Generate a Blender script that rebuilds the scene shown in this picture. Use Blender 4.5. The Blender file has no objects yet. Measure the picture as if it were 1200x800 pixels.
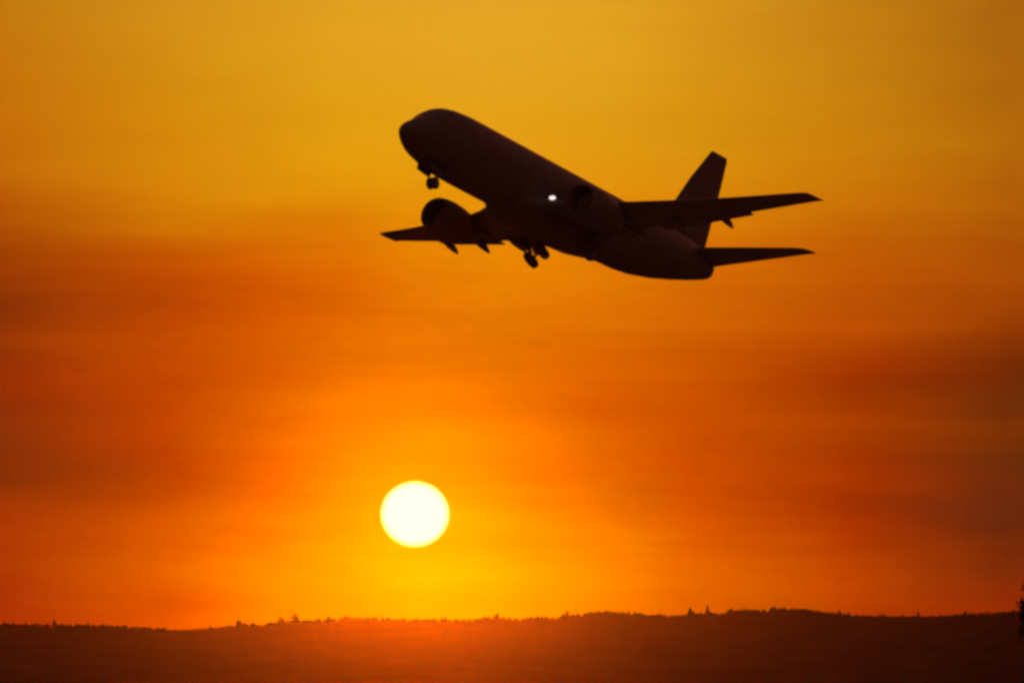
import bpy, bmesh, math, random
import numpy as np
from mathutils import Matrix, Vector

R = math.radians
rng = random.Random(7)
nrng = np.random.default_rng(11)
SC = bpy.context.scene
COL = SC.collection

# ------------------------------------------------------------------ camera
F, W, H, HOR = 8650.0, 1200.0, 800.0, 830.0     # focal length in pixels of a 1200 px wide frame
PITCH = (HOR - 400) / F
CAM = Vector((0, 0, 2.0))
cd = bpy.data.cameras.new('camera')
cam = bpy.data.objects.new('camera', cd)
COL.objects.link(cam)
cam.location = CAM
cam.rotation_euler = (R(90) + PITCH, 0, 0)
cd.sensor_width = 36.0
cd.lens = F * 36.0 / W
cd.clip_start, cd.clip_end = 1.0, 200000.0
SC.camera = cam


def direction(px, py):
    v = Vector(((px - 600) / F, 1.0, (400 - py) / F))
    v.rotate(Matrix.Rotation(PITCH, 3, 'X'))
    return v


def at(px, py, dist):
    """point on the ray of a picture position at forward distance dist"""
    v = direction(px, py)
    return CAM + v * (dist / v.y)


# ------------------------------------------------------------------ sun, sky, exposure
SUN_DIR = direction(486.3, 602).normalized()
SUN_EL = math.asin(SUN_DIR.z)
SUN_AZ = math.atan2(SUN_DIR.x, SUN_DIR.y)

sl = bpy.data.lights.new('sun_lamp', 'SUN')
sl.energy = 0.50
sl.angle = R(0.5)
sl.color = (1.0, 0.105, 0.0)
so = bpy.data.objects.new('sun_lamp', sl)
COL.objects.link(so)
so.rotation_euler = (-SUN_DIR).to_track_quat('-Z', 'Y').to_euler()
so.location = (0, -20, 120)

SC.view_settings.view_transform = 'Standard'
SC.view_settings.look = 'None'
SC.view_settings.exposure = 0.0
SC.view_settings.gamma = 1.0
SC.view_settings.use_curve_mapping = False
SC.cycles.use_denoising = True
SC.cycles.volume_bounces = 0
SC.cycles.max_bounces = 6
SC.cycles.pixel_filter_type = 'BLACKMAN_HARRIS'
SC.cycles.filter_width = 3.3


def lin(c):
    return tuple(((v / 255) / 12.92 if v / 255 <= 0.04045 else ((v / 255 + 0.055) / 1.055) ** 2.4) for v in c)


# smoky sunset sky: colour by elevation at a few compass bearings round the sun.
# (elevation and bearing in degrees, sRGB colour); the haze adds the glow near the sun
SKY = {
    -4.02: [(.60, (170, 44, 4)), (1.1, (172, 52, 4)), (1.5, (165, 52, 4)), (1.72, (142, 48, 6)), (1.95, (132, 47, 7)), (2.2, (137, 47, 7)), (2.45, (150, 46, 4)),
            (2.8, (140, 46, 5)), (2.98, (146, 52, 4)), (3.12, (136, 48, 6)), (3.35, (152, 58, 4)), (3.6, (158, 66, 4)), (3.88, (182, 84, 6)), (4.2, (194, 106, 8)),
            (4.8, (198, 114, 10)), (5.5, (192, 120, 14))],
    -2.65: [(.60, (226, 88, 0)), (1.1, (230, 95, 0)), (1.45, (218, 86, 0)), (1.72, (200, 74, 0)), (1.95, (192, 66, 1)), (2.4, (196, 70, 1)),
            (2.8, (198, 76, 1)), (3.1, (190, 72, 1)), (3.4, (192, 78, 1)), (3.62, (196, 88, 2)), (3.76, (204, 108, 4)), (4.0, (216, 132, 8)),
            (4.8, (212, 138, 14)), (5.5, (210, 142, 24))],
    -1.92: [(.60, (250, 138, 0)), (1.0, (255, 143, 0)), (1.4, (248, 124, 0)), (1.87, (235, 106, 0)), (2.4, (224, 96, 0)), (3.0, (214, 90, 0)), (3.4, (212, 92, 1)),
            (3.7, (214, 110, 3)), (3.95, (222, 140, 8)), (4.8, (220, 150, 18)), (5.5, (218, 152, 28))],
    -1.3: [(.60, (255, 164, 0)), (1.1, (255, 174, 0)), (1.54, (254, 160, 0)), (1.9, (252, 146, 0)), (2.27, (245, 127, 0)), (2.7, (234, 112, 0)), (3.2, (224, 104, 0)),
           (3.55, (222, 112, 2)), (3.85, (224, 132, 5)), (4.2, (230, 155, 12)), (4.8, (226, 158, 22)), (5.5, (224, 160, 32))],
    -.75: [(.60, (255, 174, 0)), (.95, (255, 197, 0)), (1.25, (255, 194, 0)), (1.75, (255, 172, 0)), (2.14, (255, 147, 0)), (2.5, (246, 128, 0)), (3.0, (234, 116, 1)),
           (3.6, (232, 134, 4)), (4.2, (231, 155, 14)), (4.8, (228, 160, 25)), (5.5, (226, 162, 35))],
    -.13: [(.60, (255, 172, 0)), (1.1, (255, 182, 0)), (1.4, (255, 166, 0)), (1.74, (255, 149, 0)), (2.2, (246, 130, 0)), (2.6, (236, 116, 0)), (3.0, (232, 122, 2)),
          (3.6, (234, 138, 6)), (4.2, (232, 155, 16)), (4.8, (229, 162, 28)), (5.5, (227, 164, 38))],
    .66: [(.60, (252, 136, 0)), (1.08, (255, 144, 0)), (1.4, (246, 122, 0)), (1.74, (238, 110, 1)), (2.1, (230, 100, 0)), (2.5, (222, 96, 0)),
          (3.0, (224, 112, 2)), (3.6, (228, 130, 6)), (4.2, (227, 150, 15)), (4.8, (225, 158, 25)), (5.5, (223, 160, 33))],
    1.35: [(.60, (236, 106, 0)), (1.1, (236, 104, 0)), (1.4, (222, 88, 0)), (1.8, (210, 80, 0)), (2.3, (206, 82, 0)), (2.6, (204, 86, 0)),
          (3.0, (212, 100, 2)), (3.6, (220, 120, 6)), (4.2, (220, 144, 13)), (4.8, (218, 148, 20)), (5.5, (215, 148, 28))],
    2.65: [(.60, (186, 60, 0)), (1.05, (192, 68, 0)), (1.3, (176, 56, 0)), (1.55, (160, 48, 0)), (1.75, (166, 52, 0)), (1.95, (158, 50, 0)), (2.2, (170, 62, 0)), (2.4, (160, 54, 0)),
           (2.6, (164, 54, 1)), (2.85, (180, 70, 2)), (3.1, (188, 80, 3)), (3.5, (194, 92, 4)), (4.2, (204, 124, 9)), (4.8, (198, 126, 14)), (5.5, (192, 124, 18))],
    3.85: [(.60, (150, 40, 4)), (1.0, (138, 44, 6)), (1.3, (112, 41, 9)), (1.55, (106, 41, 13)), (1.75, (112, 43, 11)), (1.95, (104, 43, 10)), (2.15, (124, 48, 5)),
           (2.35, (112, 46, 8)), (2.6, (114, 42, 6)), (2.8, (128, 48, 4)), (3.1, (162, 68, 4)), (3.7, (172, 84, 6)), (4.3, (180, 102, 9)),
           (4.9, (174, 102, 11)), (5.5, (168, 100, 14))],
}
SUN_POWER = (sl.energy * sl.color[0], sl.energy * sl.color[1], sl.energy * sl.color[2])
HAZE_G, HAZE_SIGMA, HAZE_TOP = 0.983, 0.85e-6, 260.0


def haze_glow(az, el):
    """light the haze box scatters towards the camera along a sky ray (to leave it out of the sky itself)"""
    d = Vector((math.sin(R(az)) * math.cos(R(el)), math.cos(R(az)) * math.cos(R(el)), math.sin(R(el))))
    c = d.dot(SUN_DIR)
    g = HAZE_G
    p = (1 - g * g) / (4 * math.pi) / (1 + g * g - 2 * g * c) ** 1.5
    path = min(HAZE_TOP / math.tan(R(max(el, .3))), 30000.0)
    return [s * p * path * HAZE_SIGMA for s in SUN_POWER]


world = bpy.data.worlds.new('World')
SC.world = world
world.use_nodes = True
nt = world.node_tree
for n in list(nt.nodes):
    nt.nodes.remove(n)


class Net:
    def __init__(s, tree):
        s.t = tree

    def node(s, typ, **kw):
        n = s.t.nodes.new(typ)
        for k, v in kw.items():
            setattr(n, k, v)
        return n

    def link(s, a, b):
        s.t.links.new(a, b)

    def math(s, op, a, b=None, c=None, clamp=False):
        n = s.node('ShaderNodeMath', operation=op, use_clamp=clamp)
        for i, v in enumerate((a, b, c)):
            if v is None:
                continue
            if isinstance(v, (int, float)):
                n.inputs[i].default_value = v
            else:
                s.link(v, n.inputs[i])
        return n.outputs[0]

    def smooth(s, v, a, b, lo=0.0, hi=1.0):
        n = s.node('ShaderNodeMapRange', interpolation_type='SMOOTHSTEP')
        s.link(v, n.inputs[0])
        for i, x in enumerate((a, b, lo, hi)):
            n.inputs[i + 1].default_value = x
        return n.outputs[0]

    def mix(s, fac, a, b, blend='MIX'):
        n = s.node('ShaderNodeMix', data_type='RGBA', blend_type=blend)
        for i, v in ((0, fac), (6, a), (7, b)):
            if hasattr(v, 'links'):
                s.link(v, n.inputs[i])
            elif isinstance(v, (int, float)):
                n.inputs[i].default_value = v
            else:
                n.inputs[i].default_value = (*v, 1)
        return n.outputs[2]


w = Net(nt)
tc = w.node('ShaderNodeTexCoord')
sep = w.node('ShaderNodeSeparateXYZ')
w.link(tc.outputs['Generated'], sep.inputs[0])
el = w.math('MULTIPLY', w.math('ARCSINE', sep.outputs[2]), 180 / math.pi)
az = w.math('MULTIPLY', w.math('ARCTAN2', sep.outputs[0], sep.outputs[1]), 180 / math.pi)


def sky_noise(sx, sz, detail, off):
    comb = w.node('ShaderNodeCombineXYZ')
    w.link(w.math('MULTIPLY', az, sx), comb.inputs[0])
    w.link(w.math('MULTIPLY', el, sz), comb.inputs[1])
    comb.inputs[2].default_value = off
    n = w.node('ShaderNodeTexNoise')
    n.inputs['Scale'].default_value = 1.0
    n.inputs['Detail'].default_value = detail
    n.inputs['Roughness'].default_value = 0.55
    w.link(comb.outputs[0], n.inputs['Vector'])
    return w.math('SUBTRACT', n.outputs['Fac'], 0.5)


warp_el = w.math('MULTIPLY_ADD', sky_noise(.3, 2.6, 5, 3.1), .40, el)      # the smoke layers undulate
warp_az = w.math('MULTIPLY_ADD', sky_noise(.5, 3.0, 3, 9.7), .9, az)
stations = sorted(SKY)
ramps = []
for a in stations:
    r = w.node('ShaderNodeValToRGB')
    r.color_ramp.interpolation = 'CARDINAL'
    cr = r.color_ramp
    e0, e1 = 0.0, 9.0
    stops = []
    for e, c in SKY[a]:
        g = haze_glow(a, e)
        stops.append((e, [max(x * k, x - y * .9) for x, y, k in zip(lin(c), g, (.62, .3, 0))]))
    top = stops[-1][1]
    stops.append((8.9, [v * .75 for v in top]))
    while len(cr.elements) < len(stops):
        cr.elements.new(0.5)
    for i, (e, c) in enumerate(stops):
        cr.elements[i].position = (e - e0) / (e1 - e0)
    for i, (e, c) in enumerate(stops):
        cr.elements[i].color = (*c, 1)
    w.link(w.math('DIVIDE', warp_el, e1, clamp=True), r.inputs[0])
    ramps.append(r.outputs[0])
skyc = ramps[0]
for i in range(1, len(stations)):
    n = w.node('ShaderNodeMapRange', interpolation_type='LINEAR')
    w.link(warp_az, n.inputs[0])
    n.inputs[1].default_value, n.inputs[2].default_value = stations[i - 1], stations[i]
    skyc = w.mix(n.outputs[0], skyc, ramps[i])
# fine horizontal streaks of smoke, stronger low down
streak = w.math('ADD', w.math('MULTIPLY', sky_noise(.5, 4.5, 4, 21.0), 1.0), w.math('MULTIPLY', sky_noise(.8, 11.0, 3, 33.0), .38))
low = w.smooth(el, 4.2, 3.2)
amp = w.math('MULTIPLY_ADD', low, .23, .05)
gain = w.math('MULTIPLY_ADD', streak, amp, 1.0)
gcol = w.node('ShaderNodeCombineXYZ')
w.link(gain, gcol.inputs[0])
w.link(w.math('POWER', gain, 1.5), gcol.inputs[1])
w.link(gain, gcol.inputs[2])
skyc = w.mix(1.0, skyc, gcol.outputs[0], 'MULTIPLY')
# away from the sunset the evening sky falls off to a dim dusk
sd = w.node('ShaderNodeVectorMath', operation='DOT_PRODUCT')
w.link(tc.outputs['Generated'], sd.inputs[0])
sd.inputs[1].default_value = SUN_DIR
ang = w.math('MULTIPLY', w.math('ARCCOSINE', sd.outputs['Value']), 180 / math.pi)
near = w.smooth(ang, 7.0, 17.0, 1.0, 0.0)
nish = w.node('ShaderNodeTexSky', sky_type='NISHITA')
nish.sun_disc = False
nish.sun_elevation = SUN_EL
nish.sun_rotation = SUN_AZ
nish.air_density = 1.0
nish.dust_density = 4.0
dusk = w.mix(1.0, nish.outputs[0], (.45, .105, .075), 'MULTIPLY')
final = w.mix(near, dusk, skyc)
bg = w.node('ShaderNodeBackground')
w.link(final, bg.inputs[0])
bg.inputs[1].default_value = 1.0
out = w.node('ShaderNodeOutputWorld')
w.link(bg.outputs[0], out.inputs[0])


# ------------------------------------------------------------------ helpers
def mat(name, color, rough=.6, spec=.25, noise=None, metal=0.0, bump=0.0):
    m = bpy.data.materials.new(name)
    m.use_nodes = True
    b = m.node_tree.nodes['Principled BSDF']
    b.inputs['Roughness'].default_value = rough
    b.inputs['Specular IOR Level'].default_value = spec
    b.inputs['Metallic'].default_value = metal
    b.inputs['Base Color'].default_value = (*color, 1)
    if noise:
        n = Net(m.node_tree)
        t = n.node('ShaderNodeTexCoord')
        x = n.node('ShaderNodeTexNoise')
        x.inputs['Scale'].default_value = noise[0]
        x.inputs['Detail'].default_value = 5
        n.link(t.outputs['Object'], x.inputs['Vector'])
        lo = tuple(c * (1 - noise[1]) for c in color)
        hi = tuple(min(1, c * (1 + noise[1])) for c in color)
        f = n.smooth(x.outputs['Fac'], .3, .7)
        n.link(n.mix(f, lo, hi), b.inputs['Base Color'])
        if bump:
            bp = n.node('ShaderNodeBump')
            bp.inputs['Strength'].default_value = bump
            n.link(x.outputs['Fac'], bp.inputs['Height'])
            n.link(bp.outputs[0], b.inputs['Normal'])
    return m


def glow(name, color, strength):
    m = bpy.data.materials.new(name)
    m.use_nodes = True
    t = m.node_tree
    t.nodes.clear()
    e = t.nodes.new('ShaderNodeEmission')
    e.inputs[0].default_value = (*color, 1)
    e.inputs[1].default_value = strength
    o = t.nodes.new('ShaderNodeOutputMaterial')
    t.links.new(e.outputs[0], o.inputs[0])
    m.cycles.emission_sampling = 'NONE'
    return m


def mesh_obj(name, verts, faces, material, parent=None, smooth=True):
    me = bpy.data.meshes.new(name)
    me.from_pydata([tuple(v) for v in verts], [], faces)
    bm = bmesh.new()
    bm.from_mesh(me)
    bmesh.ops.remove_doubles(bm, verts=bm.verts, dist=1e-5)
    bmesh.ops.recalc_face_normals(bm, faces=bm.faces)
    bm.to_mesh(me)
    bm.free()
    if smooth:
        me.polygons.foreach_set('use_smooth', [True] * len(me.polygons))
        me.set_sharp_from_angle(angle=R(38))
    me.materials.append(material)
    o = bpy.data.objects.new(name, me)
    COL.objects.link(o)
    if parent:
        o.parent = parent
    return o


def tag(o, label=None, cat=None, group=None, kind=None):
    for k, v in (('label', label), ('category', cat), ('group', group), ('kind', kind)):
        if v:
            o[k] = v
    return o


def loft(rings, cap=True):
    """closed rings of equal length -> verts, faces"""
    n = len(rings[0])
    v = [tuple(p) for r in rings for p in r]
    f = []
    for i in range(len(rings) - 1):
        for j in range(n):
            k = (j + 1) % n
            f.append((i * n + j, i * n + k, (i + 1) * n + k, (i + 1) * n + j))
    if cap:
        f.append(tuple(range(n))[::-1])
        f.append(tuple(range((len(rings) - 1) * n, len(rings) * n)))
    return v, f


class MB:
    """collects pieces of one part"""
    def __init__(s):
        s.v, s.f = [], []

    def add(s, vf):
        o = len(s.v)
        s.v += [tuple(p) for p in vf[0]]
        s.f += [tuple(i + o for i in f) for f in vf[1]]
        return s

    def build(s, name, m, parent=None, smooth=True):
        return mesh_obj(name, s.v, s.f, m, parent, smooth)


def tube(a, b, r0, r1=None, n=12):
    a, b = Vector(a), Vector(b)
    r1 = r0 if r1 is None else r1
    d = (b - a).normalized()
    u = d.orthogonal().normalized()
    q = d.cross(u)
    return loft([[c + (u * math.cos(t) + q * math.sin(t)) * r for t in [2 * math.pi * i / n for i in range(n)]]
                 for c, r in ((a, r0), (b, r1))])


def lathe(c, axis, prof, n=24):
    """prof: (distance along the axis, radius)"""
    c, d = Vector(c), Vector(axis).normalized()
    u = d.orthogonal().normalized()
    q = d.cross(u)
    return loft([[c + d * s + (u * math.cos(t) + q * math.sin(t)) * r for t in [2 * math.pi * i / n for i in range(n)]]
                 for s, r in prof])


def panel(p, thick):
    """a four-cornered plate with thickness"""
    p = [Vector(x) for x in p]
    nrm = (p[1] - p[0]).cross(p[3] - p[0]).normalized() * (thick / 2)
    v = [x + nrm for x in p] + [x - nrm for x in p]
    return v, [(0, 1, 2, 3), (7, 6, 5, 4)] + [(i, i + 4, (i + 1) % 4 + 4, (i + 1) % 4) for i in range(4)]


def interp(table, x):
    xs = [r[0] for r in table]
    return [float(np.interp(x, xs, [r[k] for r in table])) for k in range(1, len(table[0]))]


# ------------------------------------------------------------------ materials
M_paint = mat('airframe_paint', (.092, .089, .087), .6, .12, (1.2, .08))
M_wing = mat('grey_wing_paint', (.135, .13, .128), .6, .12, (1.0, .1))
M_metal = mat('bare_metal', (.14, .135, .13), .6, .15, (6, .15))
M_tyre = mat('tyre_rubber', (.07, .07, .07), .85, .2, (9, .3))
M_dark = mat('engine_interior', (.10, .097, .095), .6, .12, (5, .2))
M_glass = mat('cockpit_glass', (.10, .10, .10), .45, .15, (3, .2))
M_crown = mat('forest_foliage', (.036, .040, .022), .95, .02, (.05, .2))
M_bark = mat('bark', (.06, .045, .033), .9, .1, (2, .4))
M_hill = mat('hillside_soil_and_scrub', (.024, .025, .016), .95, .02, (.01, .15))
M_ground = mat('dry_grass_ground', (.30, .26, .17), .95, .05, (.03, .25))
M_land = glow('landing_light_lens', (1.0, .90, .84), 1.05)

# ------------------------------------------------------------------ ground and hills
ground = mesh_obj('ground', [(-24000, -6000, 0), (24000, -6000, 0), (24000, 29000, 0), (-24000, 29000, 0)], [(0, 1, 2, 3)], M_ground)
tag(ground, kind='structure')

RIDGE = [(-1500, 738), (-600, 726), (-250, 734), (-80, 729), (0, 730), (60, 730.5), (130, 731.5), (165, 733), (190, 735), (208, 738), (220, 738.5),
         (235, 736.5), (262, 732.5), (290, 730.5), (305, 731), (320, 727.5), (345, 725.5), (375, 725), (400, 723.5), (425, 722.5),
         (470, 724), (500, 724.5), (535, 725), (560, 723.5), (580, 722), (600, 723.5), (625, 722.5), (655, 722.5), (662, 719.5),
         (700, 716.3), (722, 715.8), (738, 717.5), (770, 719.5), (800, 720), (818, 717.5), (845, 718), (855, 713.5), (880, 713), (920, 711.2),
         (945, 712), (960, 715), (985, 717.5), (1005, 719.5), (1040, 720.5), (1075, 721), (1110, 720), (1130, 717.5), (1160, 717),
         (1178, 714.5), (1200, 713), (1290, 708), (1500, 716), (1900, 704), (2700, 732)]
D_RIDGE = 12000.0


def ridge_z(px):
    y = float(np.interp(px, [r[0] for r in RIDGE], [r[1] for r in RIDGE]))
    return at(600, y + 3.0, D_RIDGE).z


def fbm(x, y):
    s = 0
    for k, (a, b, c, d) in enumerate(((1, .7, 0, 1.3), (2.1, -1.3, 1.1, .5), (3.9, 2.2, 2.7, .3), (7.3, -4.4, .3, .16))):
        s += d * np.sin(a * x + c + 1.3 * np.sin(b * y + k)) * np.cos(b * y * 1.7 + a * .6 + k * 2.1)
    return s / 2.3


RX, RZ = [r[0] for r in RIDGE], [ridge_z(r[0]) for r in RIDGE]
SX = np.arange(-1500, 2701, 60)
SZ = [np.mean([ridge_z(p + k) for k in (-120, -60, 0, 60, 120)]) for p in SX]


def hill_height(X, Y):
    px = 600 + F * X / D_RIDGE
    zr = np.interp(px, RX, RZ)
    zs = np.interp(px, SX, SZ)
    t = (Y - D_RIDGE) / np.where(Y < D_RIDGE, 2600.0, 2200.0)
    s = np.clip(1 - np.abs(t), 0, 1)
    prof = s * s * (3 - 2 * s)
    sharp = np.exp(-(t * 9) ** 2)
    body = (zs + (zr - zs) * sharp)
    relief = fbm(X / 170.0, Y / 210.0) * 7.0 * np.clip(np.abs(t) * 5, 0, 1) * np.clip(prof * 3, 0, 1)
    return body * prof + relief - 1.5


nx, ny = 420, 90
px = np.linspace(-1400, 2600, nx)
xs = (px - 600) / F * D_RIDGE
ys = np.concatenate([np.linspace(9300, 11600, 40), np.linspace(11630, 12330, 30), np.linspace(12400, 14300, ny - 70)])
XX, YY = np.meshgrid(xs, ys)
ZZ = hill_height(XX, YY)
hv = np.stack([XX, YY, ZZ], -1).reshape(-1, 3)
hf = [(j * nx + i, j * nx + i + 1, (j + 1) * nx + i + 1, (j + 1) * nx + i) for j in range(ny - 1) for i in range(nx - 1)]
M_hill.node_tree.nodes['Principled BSDF'].inputs['Specular IOR Level'].default_value = 0.0
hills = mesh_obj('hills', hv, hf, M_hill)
tag(hills, kind='structure')


# ------------------------------------------------------------------ trees
def blob(c, rx, rz, n, conifer):
    """one rough crown: jittered rings of a rounded or pointed crown, open gaps between clumps"""
    rings = []
    prof = [(0, .35), (.12, .8), (.35, 1.0), (.62, .78), (.85, .45), (1, .05)] if not conifer else \
        [(0, .3), (.05, 1.0), (.3, .78), (.55, .52), (.8, .26), (1, .02)]
    ph = rng.random() * 6.28
    for h, r in prof:
        rings.append([(c[0] + math.cos(ph + 6.283 * i / n) * r * rx * rng.uniform(.75, 1.25),
                       c[1] + math.sin(ph + 6.283 * i / n) * r * rx * rng.uniform(.75, 1.25),
                       c[2] + h * rz + rng.uniform(-.05, .05) * rz) for i in range(n)])
    return loft(rings)


# woodland covering the ridge: reads as one mass from here
mb = MB()
for k in range(3000):
    p = rng.uniform(-250, 1500)
    tall = k % 4 == 0                                     # every fourth one stands up out of the low wood
    d = D_RIDGE + (rng.gauss(-8, 14) if tall else rng.gauss(-20, 50))
    x = (p - 600) / F * D_RIDGE
    z = float(hill_height(np.array([x]), np.array([d]))[0])
    stand = float(fbm(np.array([x / 31.0]), np.array([3.0]))[0])
    if tall:
        con = rng.random() < .4
        hgt = 4.4 + min(4.6, rng.expovariate(1 / 1.6)) * (1 + .5 * stand)
        mb.add(blob((x, d, z - .4), rng.uniform(1.5, 2.4) if con else rng.uniform(1.9, 3.4), hgt + .4, 6, con))
    else:
        hgt = rng.uniform(2.4, 4.6) * (1 + .3 * stand)
        mb.add(blob((x, d, z - .4), hgt * .5, hgt + .4, 6, False))
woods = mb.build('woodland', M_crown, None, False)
tag(woods, 'dark hazy woodland lining the crest of the ridge under the sunset', 'woodland', kind='stuff')


def tree(name, base, hgt, rad, conifer, label, trunk_frac=.25, density=260):
    root = bpy.data.objects.new(name, None)
    COL.objects.link(root)
    root.location = base
    root.rotation_euler.z = rng.uniform(0, 6.28)
    tag(root, label, 'tree', 'single trees standing above the ridge woodland' if hgt < 20 else None)
    tr = MB()
    r0 = hgt * .022 + .05
    tr.add(tube((0, 0, -.8), (0, 0, hgt * .5), r0, r0 * .6, 8))
    tr.add(tube((0, 0, hgt * .5), (rad * .04, 0, hgt * .93), r0 * .6, r0 * .15, 8))
    for i in range(18 if conifer else 9):
        h = rng.uniform(trunk_frac, .85)
        a = rng.uniform(0, 6.28)
        ext = rad * ((1 - (h - trunk_frac) / (1 - trunk_frac)) if conifer else math.sqrt(max(.1, 1 - (2 * (h - .6)) ** 2))) * .8
        dz = -.05 * hgt * .3 if conifer else hgt * .1
        tr.add(tube((0, 0, h * hgt), (math.cos(a) * ext, math.sin(a) * ext, h * hgt + dz), r0 * .3, r0 * .08, 5))
    tr.build('trunk', M_bark, root)
    v, f = [], []
    clumps = []
    for i in range(26 if not conifer else 60):
        a = rng.uniform(0, 6.28)
        if conifer:
            h = trunk_frac + (1 - trunk_frac) * (i / 60) ** .9
            ext = rad * (1 - (h - trunk_frac) / (1 - trunk_frac)) ** .85 * rng.uniform(.35, .95)
            clumps.append((Vector((math.cos(a) * ext, math.sin(a) * ext, h * hgt)), rad * .30 * (1.15 - h)))
        else:
            u = rng.uniform(-1, 1)
            rr = math.sqrt(1 - u * u) * rng.uniform(.3, .85)
            zc = (trunk_frac + 1) / 2 - .03
            clumps.append((Vector((math.cos(a) * rr * rad, math.sin(a) * rr * rad, (zc + u * (1 - trunk_frac) * .42) * hgt)), rad * rng.uniform(.22, .38)))
    if conifer:
        clumps.append((Vector((rad * .04, 0, hgt * .95)), rad * .08))
    leaf = max(.10, rad * .11)
    per = max(8, density * 12 // len(clumps))
    for c, cr_ in clumps:
        for i in range(per):
            d = Vector((rng.gauss(0, 1), rng.gauss(0, 1), rng.gauss(0, .75))) * cr_ * .55
            p = c + d
            a1 = Vector((rng.gauss(0, 1), rng.gauss(0, 1), rng.gauss(0, 1))).normalized()
            a2 = a1.orthogonal().normalized()
            s = leaf * rng.uniform(.6, 1.3)
            k = len(v)
            v += [p - a1 * s - a2 * s * .4, p + a1 * s * .2 - a2 * s * .6, p + a1 * s, p - a1 * s * .1 + a2 * s * .6]
            f.append((k, k + 1, k + 2, k + 3))
    me = bpy.data.meshes.new('crown')
    me.from_pydata([tuple(q) for q in v], [], f)
    me.materials.append(M_crown)
    o = bpy.data.objects.new('crown', me)
    COL.objects.link(o)
    o.parent = root
    return root


RIDGE_TREES = [
    # picture x, tip y, half width px, conifer, name, label
    (64, 725, 3.4, True, 'conifer_tree', 'pointed tree alone on the dark ridge at the far left'),
    (280, 725.8, 4.0, False, 'round_tree', 'low rounded tree on the ridge slope between its deepest dip and the tallest thick tree'),
    (329, 722, 3.6, False, 'round_tree', 'shorter tree close beside the tallest thick tree left of the sun'),
    (346.5, 717.6, 4.6, False, 'round_tree', 'tallest thick rounded tree on the ridge left of the sun'),
    (583, 717.8, 3.6, True, 'conifer_tree', 'pointed tree on the ridge at the right edge of the sun glow'),
    (664, 715.2, 3.6, False, 'round_tree', 'rounded tree where the ridge steps up to the middle rise'),
    (809, 711.6, 4.6, True, 'conifer_tree', 'broad pointed tree left of the tallest spire on the right hand ridge'),
    (829, 708.2, 3.6, True, 'conifer_tree', 'slimmer spire shaped tree tallest on the right hand ridge'),
    (1076, 715.2, 3.2, True, 'conifer_tree', 'pointed tree on the dark ridge between the saddle and the right edge'),
]
for px_, tip, hw, con, nm, lab in RIDGE_TREES:
    d = D_RIDGE - 45
    x = (px_ - 600) / F * d
    zb = float(hill_height(np.array([x]), np.array([d]))[0])
    zt = at(px_, tip, d).z
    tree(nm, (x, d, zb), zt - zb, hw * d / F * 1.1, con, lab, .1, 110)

# a nearer tall tree whose crown just reaches into the right edge of the frame
d = 1150.0
top = at(1216, 650, d)
tree('tall_tree', (top.x, d, 0), top.z, 2.7, False, 'tall dark tree cut off by the right edge of the frame', .3, 500)


# ------------------------------------------------------------------ the airliner (local axes: x aft, y to its right, z up; metres)
plane = bpy.data.objects.new('airliner', None)
COL.objects.link(plane)
BASE = Vector((16.0, 0, -2.1))
q_off = Vector((2.7483898, 413.693306, 28.3269484))
RM = Matrix(((0.55, -0.8294, 0.0982), (0.8007, 0.557, 0.2205), (-0.2376, -0.0427, 0.9704))).to_quaternion().to_matrix()
plane.rotation_euler = RM.to_euler()
plane.location = CAM + q_off + RM @ (BASE - Vector((16, 0, 0)))
tag(plane, 'twin engine jet airliner climbing with gear half retracted, silhouetted against the orange sky', 'airplane')


def L(p):
    """drawing coordinates -> local coordinates of the airliner"""
    return Vector(p) - BASE


def put(vf):
    return [L(p) for p in vf[0]], vf[1]


# fuselage: x, top, bottom, half width, height of the widest line
FUS = [(.34, -.44, -.48, .02, -.46), (.40, -.26, -.66, .22, -.46), (.55, -.10, -.84, .42, -.45), (.85, .10, -1.02, .68, -.42), (1.3, .36, -1.22, .97, -.38),
       (1.75, .58, -1.40, 1.21, -.33), (2.0, .70, -1.48, 1.32, -.30), (2.2, .92, -1.55, 1.41, -.27), (2.5, 1.20, -1.62, 1.52, -.22),
       (2.9, 1.44, -1.70, 1.62, -.16), (3.4, 1.62, -1.80, 1.71, -.10), (4.1, 1.74, -1.91, 1.80, -.04), (5.0, 1.80, -1.98, 1.86, 0),
       (6.0, 1.82, -2.0, 1.88, 0), (10.0, 1.82, -2.0, 1.88, 0), (15, 1.82, -2.0, 1.88, 0), (19.5, 1.82, -2.0, 1.88, 0),
       (21, 1.82, -2.0, 1.88, .02), (22.5, 1.82, -1.95, 1.87, .06), (24, 1.82, -1.80, 1.82, .12), (26, 1.82, -1.42, 1.64, .26),
       (28, 1.76, -.92, 1.34, .48), (29.5, 1.66, -.50, 1.03, .62), (30.6, 1.52, -.16, .74, .70), (31.2, 1.40, .04, .55, .74), (31.5, 1.26, .18, .42, .74), (31.6, 1.1, .34, .3, .74)]


def fus_ring(x, n=40):
    zt, zb, hw, zc = interp(FUS, x)
    ring = []
    for i in range(n):
        t = 2 * math.pi * i / n
        c, s = math.cos(t), math.sin(t)
        ring.append(L((x, hw * c, zc + (zt - zc) * s if s > 0 else zc + (zc - zb) * s)))
    return ring


xs_f = sorted(set([r[0] for r in FUS] + [7, 8, 9, 11, 12, 13, 14, 16, 17, 18, 25, 27, 29, 30.1, 2.35, 2.7, 3.15, 3.7, 4.5]))
fus = MB().add(loft([fus_ring(x) for x in xs_f])).build('fuselage', M_paint, plane)

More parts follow.
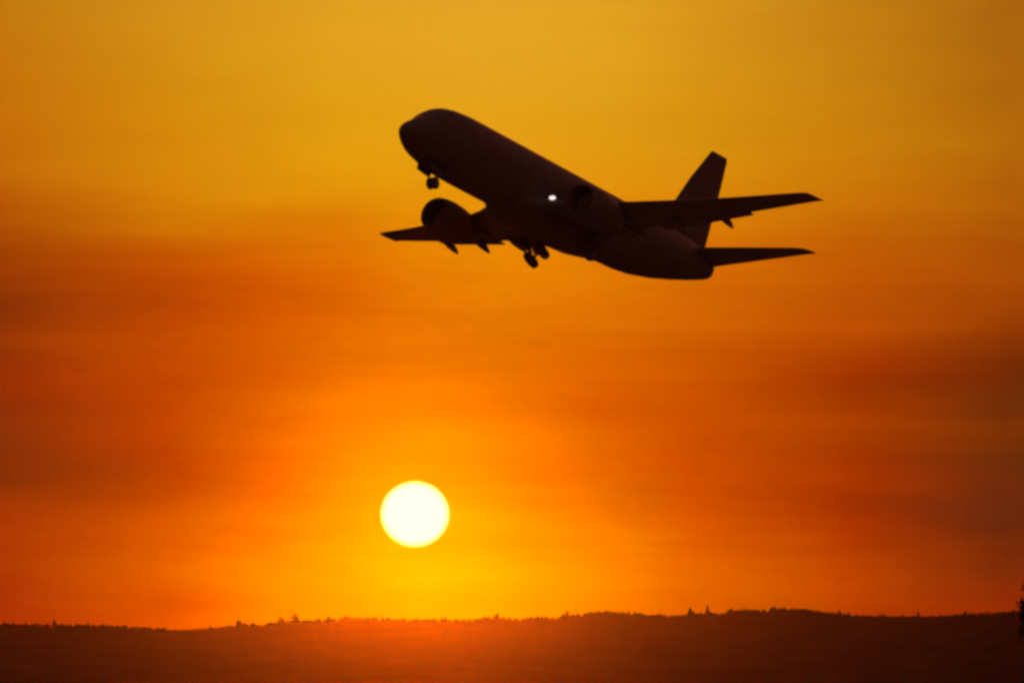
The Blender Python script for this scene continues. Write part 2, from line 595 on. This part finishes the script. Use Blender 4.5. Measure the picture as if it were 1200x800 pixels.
# belly fairing between the wings
fairing_rings = []
for x, hw, zb in ((9.6, .5, -1.95), (10.4, 1.3, -2.1), (11.5, 1.9, -2.2), (14, 2.05, -2.24), (17, 2.05, -2.24), (18.6, 1.9, -2.18), (19.8, 1.3, -2.07), (20.6, .5, -1.95)):
    rr = []
    for i in range(28):
        t = 2 * math.pi * i / 28
        c, s = math.cos(t), math.sin(t)
        rr.append(L((x, hw * math.copysign(abs(c) ** .55, c), -1.3 + (-zb - 1.3) * s if s < 0 else -1.3 + .3 * s)))
    fairing_rings.append(rr)
MB().add(loft(fairing_rings)).build('belly_fairing', M_paint, plane)

# cockpit windows lie just proud of the nose skin
for s in (-1, 1):
    for (xa, xb, ta, tb) in ((2.02, 2.48, 62, 86), (2.2, 2.72, 38, 60), (2.45, 3.05, 20, 36)):
        g = []
        for k in range(5):
            for j in range(5):
                x = xa + (xb - xa) * j / 4
                t = R(ta + (tb - ta) * k / 4)
                zt, zb, hw, zc = interp(FUS, x)
                g.append(L((x - .012, s * (hw + .012) * math.cos(t), zc + (zt - zc + .012) * math.sin(t))))
        f = [(k * 5 + j, k * 5 + j + 1, (k + 1) * 5 + j + 1, (k + 1) * 5 + j) for k in range(4) for j in range(4)]
        mesh_obj('cockpit_window', g, f, M_glass, plane)


def foil(n=12):
    """unit aerofoil, upper from trailing to leading edge and back below"""
    xx = [(1 - math.cos(math.pi * i / n)) / 2 for i in range(n + 1)]
    th = [5 * (.2969 * math.sqrt(x) - .126 * x - .3516 * x * x + .2843 * x ** 3 - .1015 * x ** 4) for x in xx]
    up = [(x, t * 1.1 + .02 * math.sin(math.pi * x)) for x, t in zip(xx, th)]
    dn = [(x, -t * .9 + .02 * math.sin(math.pi * x)) for x, t in zip(xx, th)]
    return up[::-1] + dn[1:-1]


FOIL = foil()


def wing_z(y):
    return -1.37 + (y - 1.88) * math.tan(R(4.6)) + .0040 * max(0, y - 1.88) ** 2


WING = [  # y, leading edge x, trailing edge x, thickness
    (0.0, 10.9, 18.2, .125), (1.88, 11.55, 18.2, .125), (3.2, 12.65, 18.2, .125), (4.83, 13.65, 18.2, .12), (7.5, 15.06, 18.85, .115),
    (10.4, 16.6, 19.5, .11), (13.4, 18.18, 20.25, .105), (14.2, 18.62, 20.50, .09), (14.42, 18.85, 20.66, .07), (14.5, 19.3, 20.72, .04)]


def wing_at(y):
    le, te, tc_ = interp(WING, y)
    return le, te, tc_, wing_z(y)


def wing_ring(y, s):
    le, te, t, z = wing_at(y)
    c = te - le
    tw = R(2.0 - 4.6 * y / 14.46)
    pts = []
    for x, h in FOIL:
        dx, dz = x * c, h * t * c * .86
        pts.append(L((le + dx, s * y, z + dz - dx * math.tan(tw))))
    return pts


for s, side in ((1, 'right'), (-1, 'left')):
    wing = MB().add(loft([wing_ring(y, s) for y in (0, 1.88, 2.5, 3.2, 4.0, 4.83, 6, 7.5, 9, 10.4, 12, 13.4, 14.2, 14.42, 14.5)])).build('wing', M_wing, plane)
    # flaps lowered for take-off: plates with a foil section behind and below the trailing edge
    for y0, y1 in ((2.1, 4.25), (5.45, 10.5)):
        rr = []
        for y in (y0, (y0 + y1) / 2, y1):
            le, te, t, z = wing_at(y)
            c = te - le
            fc = .27 * c if y > 5 else 1.35
            x0 = te - .62 * fc
            z0 = z - (x0 - le) * math.tan(R(2.0 - 4.6 * y / 14.46)) - .03
            a = R(3)
            rr.append([L((x0 + (x * math.cos(a) + h * .11 * math.sin(a)) * fc, s * y, z0 + (-x * math.sin(a) + h * .11 * math.cos(a)) * fc)) for x, h in FOIL])
        MB().add(loft(rr)).build('flap', M_wing, wing)
    # leading-edge slats drooped
    for y0, y1 in ((5.4, 7.9), (7.98, 10.9), (10.98, 13.8)):
        rr = []
        for y in (y0, y1):
            le, te, t, z = wing_at(y)
            fc = .15 * (te - le)
            a = R(-20)
            x0, z0 = le - .35 * fc, z - .35 * fc * math.tan(R(20))
            rr.append([L((x0 + (x * math.cos(a) + h * .15 * math.sin(a)) * fc, s * y, z0 + (-x * math.sin(a) + h * .15 * math.cos(a)) * fc)) for x, h in FOIL])
        MB().add(loft(rr)).build('slat', M_metal, wing)
    # flap-track fairings, tails drooped with the flaps
    for y, ln in ((3.9, .9), (6.7, .74), (9.3, .70)):
        le, te, t, z = wing_at(y)
        zz = z - .2
        prof = [(-1.9, 0.02, 0), (-1.6, .11, -.06), (-.9, .18, -.12), (-.1, .17, -.20), (.2, .13, -.25), (.4, .09, -.32), (.54, .015, -.38)]
        rr = [[L((te + dx * ln, s * (y + math.cos(a) * r * .8), zz + dz + math.sin(a) * r * 1.25)) for a in [2 * math.pi * i / 12 for i in range(12)]] for dx, r, dz in prof]
        MB().add(loft(rr)).build('flap_track_fairing', M_wing, wing)
    # landing light in the wing root
    if s == -1:
        lamp = lathe((0, 0, 0), (-1, 0, 0), [(0, .19), (.10, .19), (.14, .13), (.15, .01)], 24)
        lamp = [Vector((11.72 + p.x, -2.4 + p.y * 1.0, -1.19 + p.z * .58)) for p in map(Vector, [q for r in [lamp[0]] for q in r])], lamp[1]
        MB().add(put(lamp)).build('landing_light', M_land, wing)

    # engine: flattened nacelle, pylon, fan, core
    ey, ez, ex = s * 4.83, -1.79, 10.75

    def nac(prof, squash=True, n=36):
        rr = []
        for dx, r in prof:
            ring = []
            for i in range(n):
                t = 2 * math.pi * i / n
                c_, s_ = math.cos(t), math.sin(t)
                zz_ = r * s_
                if s_ < 0 and squash:
                    k = np.interp(dx, [0, 2.6], [.86, 1.0])
                    zz_ = -r * k * abs(s_) ** .8
                ring.append(L((ex + dx, ey + r * c_ * (1.04 if squash else 1), ez + zz_ - .02 * dx)))
            rr.append(ring)
        return rr
    outer = [(1.0, .74), (.5, .76), (.12, .80), (.03, .84), (0, .88), (.03, .93), (.15, .99), (.5, 1.06), (1.1, 1.10), (1.9, 1.06), (2.7, .95), (3.15, .82), (3.2, .78), (2.6, .70)]
    eng = MB().add(loft(nac(outer), cap=False)).build('engine', M_paint, plane)
    MB().add(loft(nac([(.95, .74), (1.0, .75), (1.05, .74)], False))).build('fan', M_dark, eng)
    MB().add(loft(nac([(.45, .02), (.6, .10), (.94, .24)], False, 20))).build('spinner', M_metal, eng)
    MB().add(loft(nac([(2.4, .62), (3.2, .56), (4.0, .42), (4.05, .38), (3.7, .3)], False, 28))).build('exhaust_nozzle', M_metal, eng)
    MB().add(loft(nac([(3.6, .26), (4.1, .22), (4.6, .03)], False, 20))).build('exhaust_plug', M_dark, eng)
    le, te, t, z = wing_at(4.83)
    py = []
    for x, zt, zb, hw in ((11.4, -.86, -1.0, .05), (12.2, -.74, -1.1, .14), (13.6, -.82, -1.3, .17), (14.6, -1.0, -1.6, .16), (15.8, -1.1, -1.5, .1), (16.6, -1.15, -1.25, .03)):
        py.append([L((x, ey + a * hw, b)) for a, b in ((-1, zb), (-1, zt), (1, zt), (1, zb))])
    MB().add(loft(py)).build('pylon', M_paint, eng)

    # tailplane
    rr = []
    for y, le_, te_, t_ in ((.2, 27.7, 31.55, .10), (.9, 28.1, 31.65, .10), (3, 29.45, 32.1, .095), (5.8, 31.35, 32.72, .085), (6.2, 31.75, 32.85, .06), (6.40, 32.3, 32.95, .04)):
        zz = .93 + (y - .8) * math.tan(R(7))
        rr.append([L((le_ + x * (te_ - le_), s * y, zz + h * t_ * (te_ - le_))) for x, h in FOIL])
    MB().add(loft(rr)).build('tailplane', M_wing, plane)

    # main gear, part-way through folding inwards
    phi = R(34) if s == 1 else R(42)                             # the left leg is further up
    Lg = 1.62
    piv = Vector((16.75, s * 2.74, -1.33))
    down = Vector((0, -s * math.sin(phi), -math.cos(phi)))
    axl = Vector((0, s * math.cos(phi), -math.sin(phi)))        # outboard axle direction
    hub = piv + down * Lg
    g = MB().add(put(tube(piv, piv + down * (Lg * .62), .13, .12))).add(put(tube(piv + down * (Lg * .6), hub, .085, .085)))
    g.add(put(tube(piv + down * .9, Vector((16.6, s * 1.3, -1.75)), .06, .05))).add(put(tube(hub - axl * .62, hub + axl * .62, .07, .07)))
    gear = g.build('main_gear', M_metal, plane)
    for k in (-1, 1):
        wprof = [(-.18, .24), (-.18, .40), (-.15, .50), (-.08, .535), (.08, .535), (.15, .50), (.18, .40), (.18, .24)]
        whl = MB().add(put(lathe(hub + axl * (.42 * k), axl, wprof, 28))).build('wheel', M_tyre, gear)
        MB().add(put(lathe(hub + axl * (.42 * k), axl, [(-.19, .1), (-.185, .235), (.185, .235), (.19, .1)], 20))).build('rim', M_metal, whl)
    a0 = piv + axl * .26 + down * .12
    MB().add(put(panel([a0 + Vector((-.42, 0, 0)), a0 + Vector((.42, 0, 0)), a0 + Vector((.3, 0, 0)) + down * 1.0, a0 + Vector((-.3, 0, 0)) + down * 1.0], .04))).build('gear_door', M_paint, gear)

# fin with dorsal fillet and rudder
rr = []
for z, le_, te_, t_ in ((1.2, 24.8, 30.85, .07), (1.95, 25.2, 31.0, .08), (2.7, 26.45, 31.2, .085), (3.4, 27.15, 31.38, .09), (5.5, 28.75, 31.95, .09), (7.4, 30.42, 32.38, .085), (7.66, 30.65, 32.4, .07), (7.74, 30.8, 32.36, .03)):
    rr.append([L((le_ + x * (te_ - le_), h * t_ * (te_ - le_), z)) for x, h in FOIL])
fin = MB().add(loft(rr)).build('tail_fin', M_paint, plane)
rr = []
for z, le_, te_, hw in ((1.6, 22.6, 26.6, .03), (1.98, 23.0, 26.6, .07), (2.3, 24.6, 26.6, .06), (2.72, 26.3, 26.8, .03)):
    rr.append([L(p) for p in ((le_, 0, z), ((le_ + te_) / 2, -hw, z), (te_, -hw * 1.4, z), (te_, hw * 1.4, z), ((le_ + te_) / 2, hw, z))])
MB().add(loft(rr)).build('dorsal_fillet', M_paint, fin)

# nose gear, folding forwards
phi = R(36)
piv = Vector((4.3, 0, -1.65))
down = Vector((-math.sin(phi), 0, -math.cos(phi)))
hub = piv + down * 1.22
g = MB().add(put(tube(piv, piv + down * .8, .09, .08))).add(put(tube(piv + down * .75, hub, .06, .06)))
g.add(put(tube(piv + down * .6, Vector((3.2, 0, -1.8)), .045, .04))).add(put(tube(hub + Vector((0, -.3, 0)), hub + Vector((0, .3, 0)), .05, .05)))
gear = g.build('nose_gear', M_metal, plane)
for k in (-1, 1):
    wprof = [(-.10, .17), (-.10, .27), (-.08, .32), (-.04, .345), (.04, .345), (.08, .32), (.10, .27), (.10, .17)]
    whl = MB().add(put(lathe(hub + Vector((0, .16 * k, 0)), (0, 1, 0), wprof, 24))).build('wheel', M_tyre, gear)
    MB().add(put(lathe(hub + Vector((0, .16 * k, 0)), (0, 1, 0), [(-.105, .06), (-.103, .165), (.103, .165), (.105, .06)], 16))).build('rim', M_metal, whl)
for k in (-1, 1):
    MB().add(put(panel([(2.5, .34 * k, -1.70), (3.9, .34 * k, -1.86), (3.8, .46 * k, -2.22), (2.6, .46 * k, -2.08)], .03))).build('gear_door', M_paint, gear)

# ------------------------------------------------------------------ the sun: a glowing ball far behind the hills, slightly flattened by the air
D_SUN = 60000.0
c = at(486.3, 602, D_SUN)
rx = 41.0 / F * D_SUN
rings = []
NS = 96
for j in range(1, NS // 2):
    th = math.pi * j / (NS // 2)
    rings.append([(rx * math.sin(th) * math.cos(2 * math.pi * i / NS), rx * math.sin(th) * math.sin(2 * math.pi * i / NS), rx * .955 * math.cos(th)) for i in range(NS)])
ms = bpy.data.materials.new('sun_gas')
ms.use_nodes = True
ms.node_tree.nodes.clear()
n = Net(ms.node_tree)
lw = n.node('ShaderNodeLayerWeight')
lw.inputs[0].default_value = .5
limb = n.smooth(lw.outputs['Facing'], .34, .90)
colr = n.mix(limb, (1.0, .9, .44), (.3, .19, .0))
em = n.node('ShaderNodeEmission')
n.link(colr, em.inputs[0])
tp = n.node('ShaderNodeBsdfTransparent')
ad = n.node('ShaderNodeAddShader')
n.link(em.outputs[0], ad.inputs[0])
n.link(tp.outputs[0], ad.inputs[1])
om = n.node('ShaderNodeOutputMaterial')
n.link(ad.outputs[0], om.inputs[0])
ms.cycles.emission_sampling = 'NONE'
sun = MB().add(loft(rings)).build('sun', ms, None)
sun.location = c
tag(sun, 'bright round yellowish white setting sun low over the wooded ridge', 'sun')

# ------------------------------------------------------------------ smoke haze in the air
x0, x1, y0, y1, z0, z1 = -25500, 25500, -7500, 30500, -1.0, HAZE_TOP
v = [(x, y, z) for z in (z0, z1) for y in (y0, y1) for x in (x0, x1)]
f = [(0, 2, 3, 1), (4, 5, 7, 6), (0, 1, 5, 4), (2, 6, 7, 3), (0, 4, 6, 2), (1, 3, 7, 5)]
mh = bpy.data.materials.new('smoke_haze')
mh.use_nodes = True
mh.node_tree.nodes.clear()
pv = mh.node_tree.nodes.new('ShaderNodeVolumePrincipled')
pv.inputs['Color'].default_value = (.95, .93, .90, 1)
pv.inputs['Density'].default_value = HAZE_SIGMA
pv.inputs['Anisotropy'].default_value = HAZE_G
for nm in ('Color Attribute', 'Density Attribute', 'Temperature Attribute'):
    pv.inputs[nm].default_value = ''
om = mh.node_tree.nodes.new('ShaderNodeOutputMaterial')
mh.node_tree.links.new(pv.outputs[0], om.inputs['Volume'])
haze = mesh_obj('haze', v, f, mh, None, False)
tag(haze, kind='stuff')
